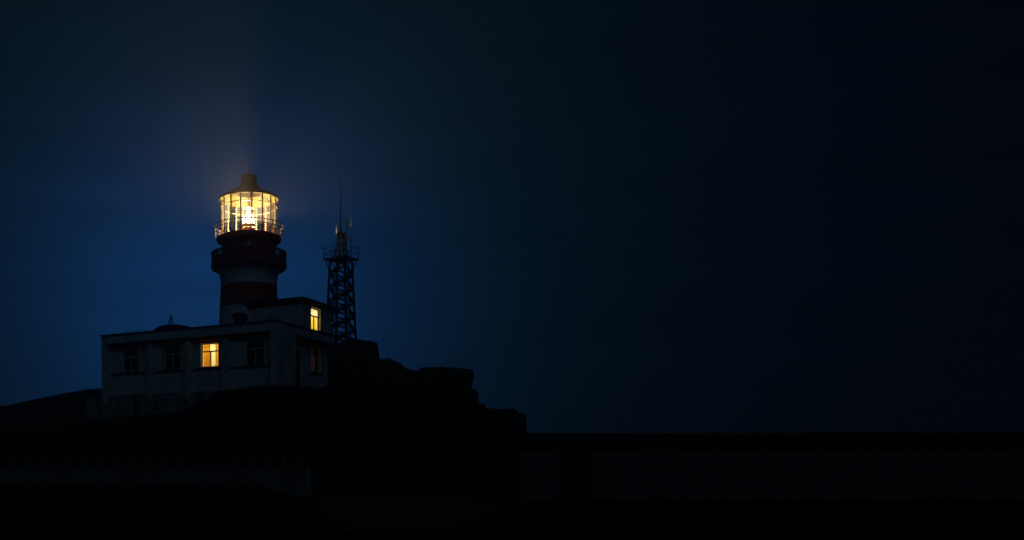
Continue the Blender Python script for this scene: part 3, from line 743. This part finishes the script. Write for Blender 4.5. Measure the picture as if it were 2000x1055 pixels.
# ================================================================ low wall with merlons, front left
lw = empty('low_wall', (-7.4, 45.0, -0.25))
tag(lw, 'long low grey wall topped with small square blocks', 'wall')
m = MB(); m.bevbox(-11.0, 9.82, 0.0, 0.35, 0, 1.42, 0.02); m.build('wall_body', 'darkwall', lw)
m = MB(); m.bevbox(-11.05, 9.85, -0.06, 0.41, 1.422, 1.49, 0.02); m.build('coping', 'darkwall', lw)
pm = MB(); pm.bevbox(-0.11, 0.11, -0.12, 0.12, 0, 0.34, 0.02); pmm = pm.mesh('merlon', 'darkwall')
for k in range(26): link('merlon', pmm, lw, (9.58-k*0.825, 0.175, 1.492))
m = MB(); m.bevbox(9.822, 10.12, -0.10, 0.45, 0, 1.50, 0.03); m.build('end_pier', 'render', lw)

# ================================================================ long shed, right
sh = empty('long_shed', (12.25, 43.0, -0.25))
tag(sh, 'long dark stone shed with a low roof and black doorway', 'shed')
SL = 36.0
def shed_wall(x0, x1, z0, z1, seed):
    nx_ = max(4, int((x1-x0)/0.14)); nz_ = max(4, int((z1-z0)/0.14))
    return rough_box(x0, x1, 0, 0.4, z0, z1, nx_, nz_, 0.05, seed)
DX0, DX1, DZ = 1.86, 3.36, 2.10
shed_wall(0, DX0, 0, 2.45, 1.0).build('wall_left_of_door', 'shedwall', sh)
shed_wall(DX0+0.002, DX1-0.002, DZ, 2.45, 2.0).build('lintel_wall', 'shedwall', sh)
shed_wall(DX1, SL, 0, 2.45, 1.0).build('wall_right_of_door', 'shedwall', sh)
m = MB(); m.box(0, SL, 4.6, 5.0, 0, 2.45); m.box(0.0, 0.4, 0.402, 4.598, 0, 2.45); m.box(SL-0.4, SL, 0.402, 4.598, 0, 2.45); m.build('rear_wall', 'shedwall', sh)
dd = empty('door', ((DX0+DX1)/2, 0.22, 0.0), 0, sh)
m = MB(); m.box(-0.745,-0.60,0,0.10,0,DZ-0.01); m.box(0.60,0.745,0,0.10,0,DZ-0.01); m.box(-0.598,0.598,0,0.10,DZ-0.14,DZ-0.01); m.build('door_frame', 'door', dd)
for k in range(5):
    m = MB(); m.bevbox(-0.595+k*0.238, -0.365+k*0.238, 0.03, 0.075, 0.02, DZ-0.15, 0.008); m.build('plank', 'door', dd)
m = MB(); m.tube((0.42,0.0,1.0),(0.42,0.03,1.0),0.05,8); m.build('handle', 'steel', dd)
m = MB(); m.box(-0.15, SL+0.15, -0.28, -0.22, 2.42, 2.60); m.build('fascia', 'tile', sh)
# ribbed low pitched roof, rows of half round tiles joined into one sheet
m = MB(); vs = []; NR = 480
prof = [(-0.30, 2.60), (0.6, 2.80), (1.5, 3.0), (2.5, 3.13)]
for (yy, z) in prof:
    for i in range(NR+1):
        x = -0.2 + (SL+0.4)*i/NR; vs.append((x, yy, z + 0.035*abs(math.sin(i*math.pi/4)) + 0.012*noise.noise(Vector((x*0.7, yy, 0)))))
m.add(vs, [(k*(NR+1)+i, k*(NR+1)+i+1, (k+1)*(NR+1)+i+1, (k+1)*(NR+1)+i) for k in range(3) for i in range(NR)]); m.build('roof', 'tile', sh)
m = MB(); m.add([(-0.2,2.5,3.12),(SL+0.2,2.5,3.12),(SL+0.2,5.3,2.55),(-0.2,5.3,2.55)], [(0,1,2,3)]); m.build('rear_roof', 'tile', sh)
m = MB(); m.add([(0.0,0.0,2.452),(0.0,5.0,2.452),(0.0,2.5,3.06),(0.3,0.0,2.452),(0.3,5.0,2.452),(0.3,2.5,3.06)], [(0,2,1),(3,4,5),(0,3,5,2),(2,5,4,1)]); m.build('gable', 'shedwall', sh)

# ================================================================ front hedge, pale stone, grass
hd = empty('hedge', (-3.0, 20.0, -0.25)); tag(hd, 'dark uneven hedge in the left foreground before the low wall', 'hedge')
rnd = random.Random(5); lf = MB(); st = MB()
def hedge_top(x):
    px = AXIS + (x-3.0)/20*F_PX
    z = np.interp(px, [-300,0,120,330,430,470,515,528,560,590,620,680], [1.42,1.38,1.36,1.34,1.32,1.36,1.34,1.16,1.14,1.02,0.72,0.35])
    return float(z) + 0.05*noise.noise(Vector((x*2.2, 0, 0)))
for k in range(16000):
    x = rnd.uniform(-5.5, 4.6); yy = rnd.uniform(-0.8, 0.8); ht = hedge_top(x)*(1-0.25*abs(yy)**2)
    z = ht*rnd.random()**0.6
    c_ = Vector((x, yy, z)); d_ = Vector((rnd.uniform(-1,1), rnd.uniform(-1,1), rnd.uniform(-0.4,1))).normalized(); e_ = d_.orthogonal().normalized(); l_ = rnd.uniform(0.05, 0.10)
    lf.add([c_-d_*l_*0.6, c_+e_*l_*0.28, c_+d_*l_*0.7, c_-e_*l_*0.28], [(0,1,2,3)])
lf.build('foliage', 'leaf', hd)
for k in range(60):
    x = rnd.uniform(-5.4, 4.4); q = hedge_top(x)*0.85; st.tube((x, rnd.uniform(-.3,.3), 0), (x+rnd.uniform(-.3,.3), rnd.uniform(-.6,.6), q), 0.02, 5, 0.008)
st.build('stem', 'stem', hd)
p = at(675, 1031, 24.0); m = MB()
m.add([(-0.075,-0.05,0),(0.02,-0.06,0),(0.08,-0.02,0),(0.05,0.06,0),(-0.05,0.06,0),(-0.05,-0.03,0.05),(0.02,-0.035,0.055),(0.05,0.0,0.045),(0.02,0.04,0.05),(-0.03,0.035,0.045)],
      [(0,1,6,5),(1,2,7,6),(2,3,8,7),(3,4,9,8),(4,0,5,9),(5,6,7,8,9)])
tag(m.build('stone', 'stone', None, False, (p.x, 24.0, -0.243)), 'small pale stone lying at the near edge of the yard', 'stone')
gr = MB(); rnd = random.Random(11)
for k in range(9000):
    x = rnd.uniform(-4, 16); yy = rnd.uniform(15.5, 23.5) if rnd.random() < 0.7 else rnd.uniform(23.5, 44)
    if yy > 23.3:
        # keep to the sides of the yard
        xl = np.interp(yy, [24,26.5,31,38,44], [3.4,2.7,2.2,2.6,2.9]); xr = np.interp(yy, [24,26,30,35,40.5], [4.2,5.4,7.2,9.2,11.8])
        if xl < x < xr: continue
    h_ = rnd.uniform(0.06, 0.2); a = rnd.uniform(0, 6.28); b_ = 0.012
    gr.add([(x-b_*math.cos(a), yy-b_*math.sin(a), -0.26), (x+b_*math.cos(a), yy+b_*math.sin(a), -0.26), (x+0.06*math.sin(a), yy+0.06*math.cos(a), -0.25+h_)], [(0,1,2)])
tag(gr.build('grass', 'leaf'), 'short dark grass round the yard', 'grass', kind='stuff')

# rough grass along the skyline of the hill
rg = MB(); rnd = random.Random(23)
lines = [ridge, [(-40,812,82),(0,806,82),(40,799,82),(80,789.5,81),(120,778.5,80),(160,768.5,79),(192,761.5,78)],
         [(425,768,61),(470,762,59),(520,758.5,58),(545,757,57.8),(572,757,58.5),(600,760,59.5),(620,767,61),(650,775,63.5)]]
for ln in lines:
    for k in range(1500):
        i = rnd.randrange(len(ln)-1); u = rnd.random()
        a, b_ = at(*ln[i]), at(*ln[i+1]); p = a.lerp(b_, u)
        p.x += rnd.gauss(0, 0.35); p.y += rnd.gauss(0, 0.5); z = ground_z(p.x, p.y)
        clump = max(0.0, 0.35 + noise.noise(Vector((p.x*1.1, p.y*1.1, 5.0))))
        h_ = rnd.uniform(0.08, 0.20) + 0.22*clump*rnd.random(); t_ = rnd.uniform(0, 6.28); b2 = 0.016
        rg.add([(p.x-b2, p.y, z-0.05), (p.x+b2, p.y, z-0.05), (p.x+0.12*math.cos(t_), p.y+0.12*math.sin(t_), z+h_)], [(0,1,2)])
tag(rg.build('hill_grass', 'leaf'), 'rough dark grass along the crest of the hill', 'grass', kind='stuff')

# ================================================================ the damp sea air
hz = MB(); hz.box(-158, 158, -28, 258, -2.8, 30.0)
hm = bpy.data.materials.new('sea_haze'); hm.use_nodes = True
ht_ = hm.node_tree; ht_.nodes.clear()
ho = ht_.nodes.new('ShaderNodeOutputMaterial'); pv = ht_.nodes.new('ShaderNodeVolumePrincipled')
pv.inputs['Color'].default_value = (1.0, 0.96, 0.93, 1); pv.inputs['Density'].default_value = 0.0022; pv.inputs['Anisotropy'].default_value = 0.84
ht_.links.new(pv.outputs[0], ho.inputs['Volume'])
tag(hz.build('haze', hm), 'thin even sea haze over the headland', 'haze', kind='stuff')
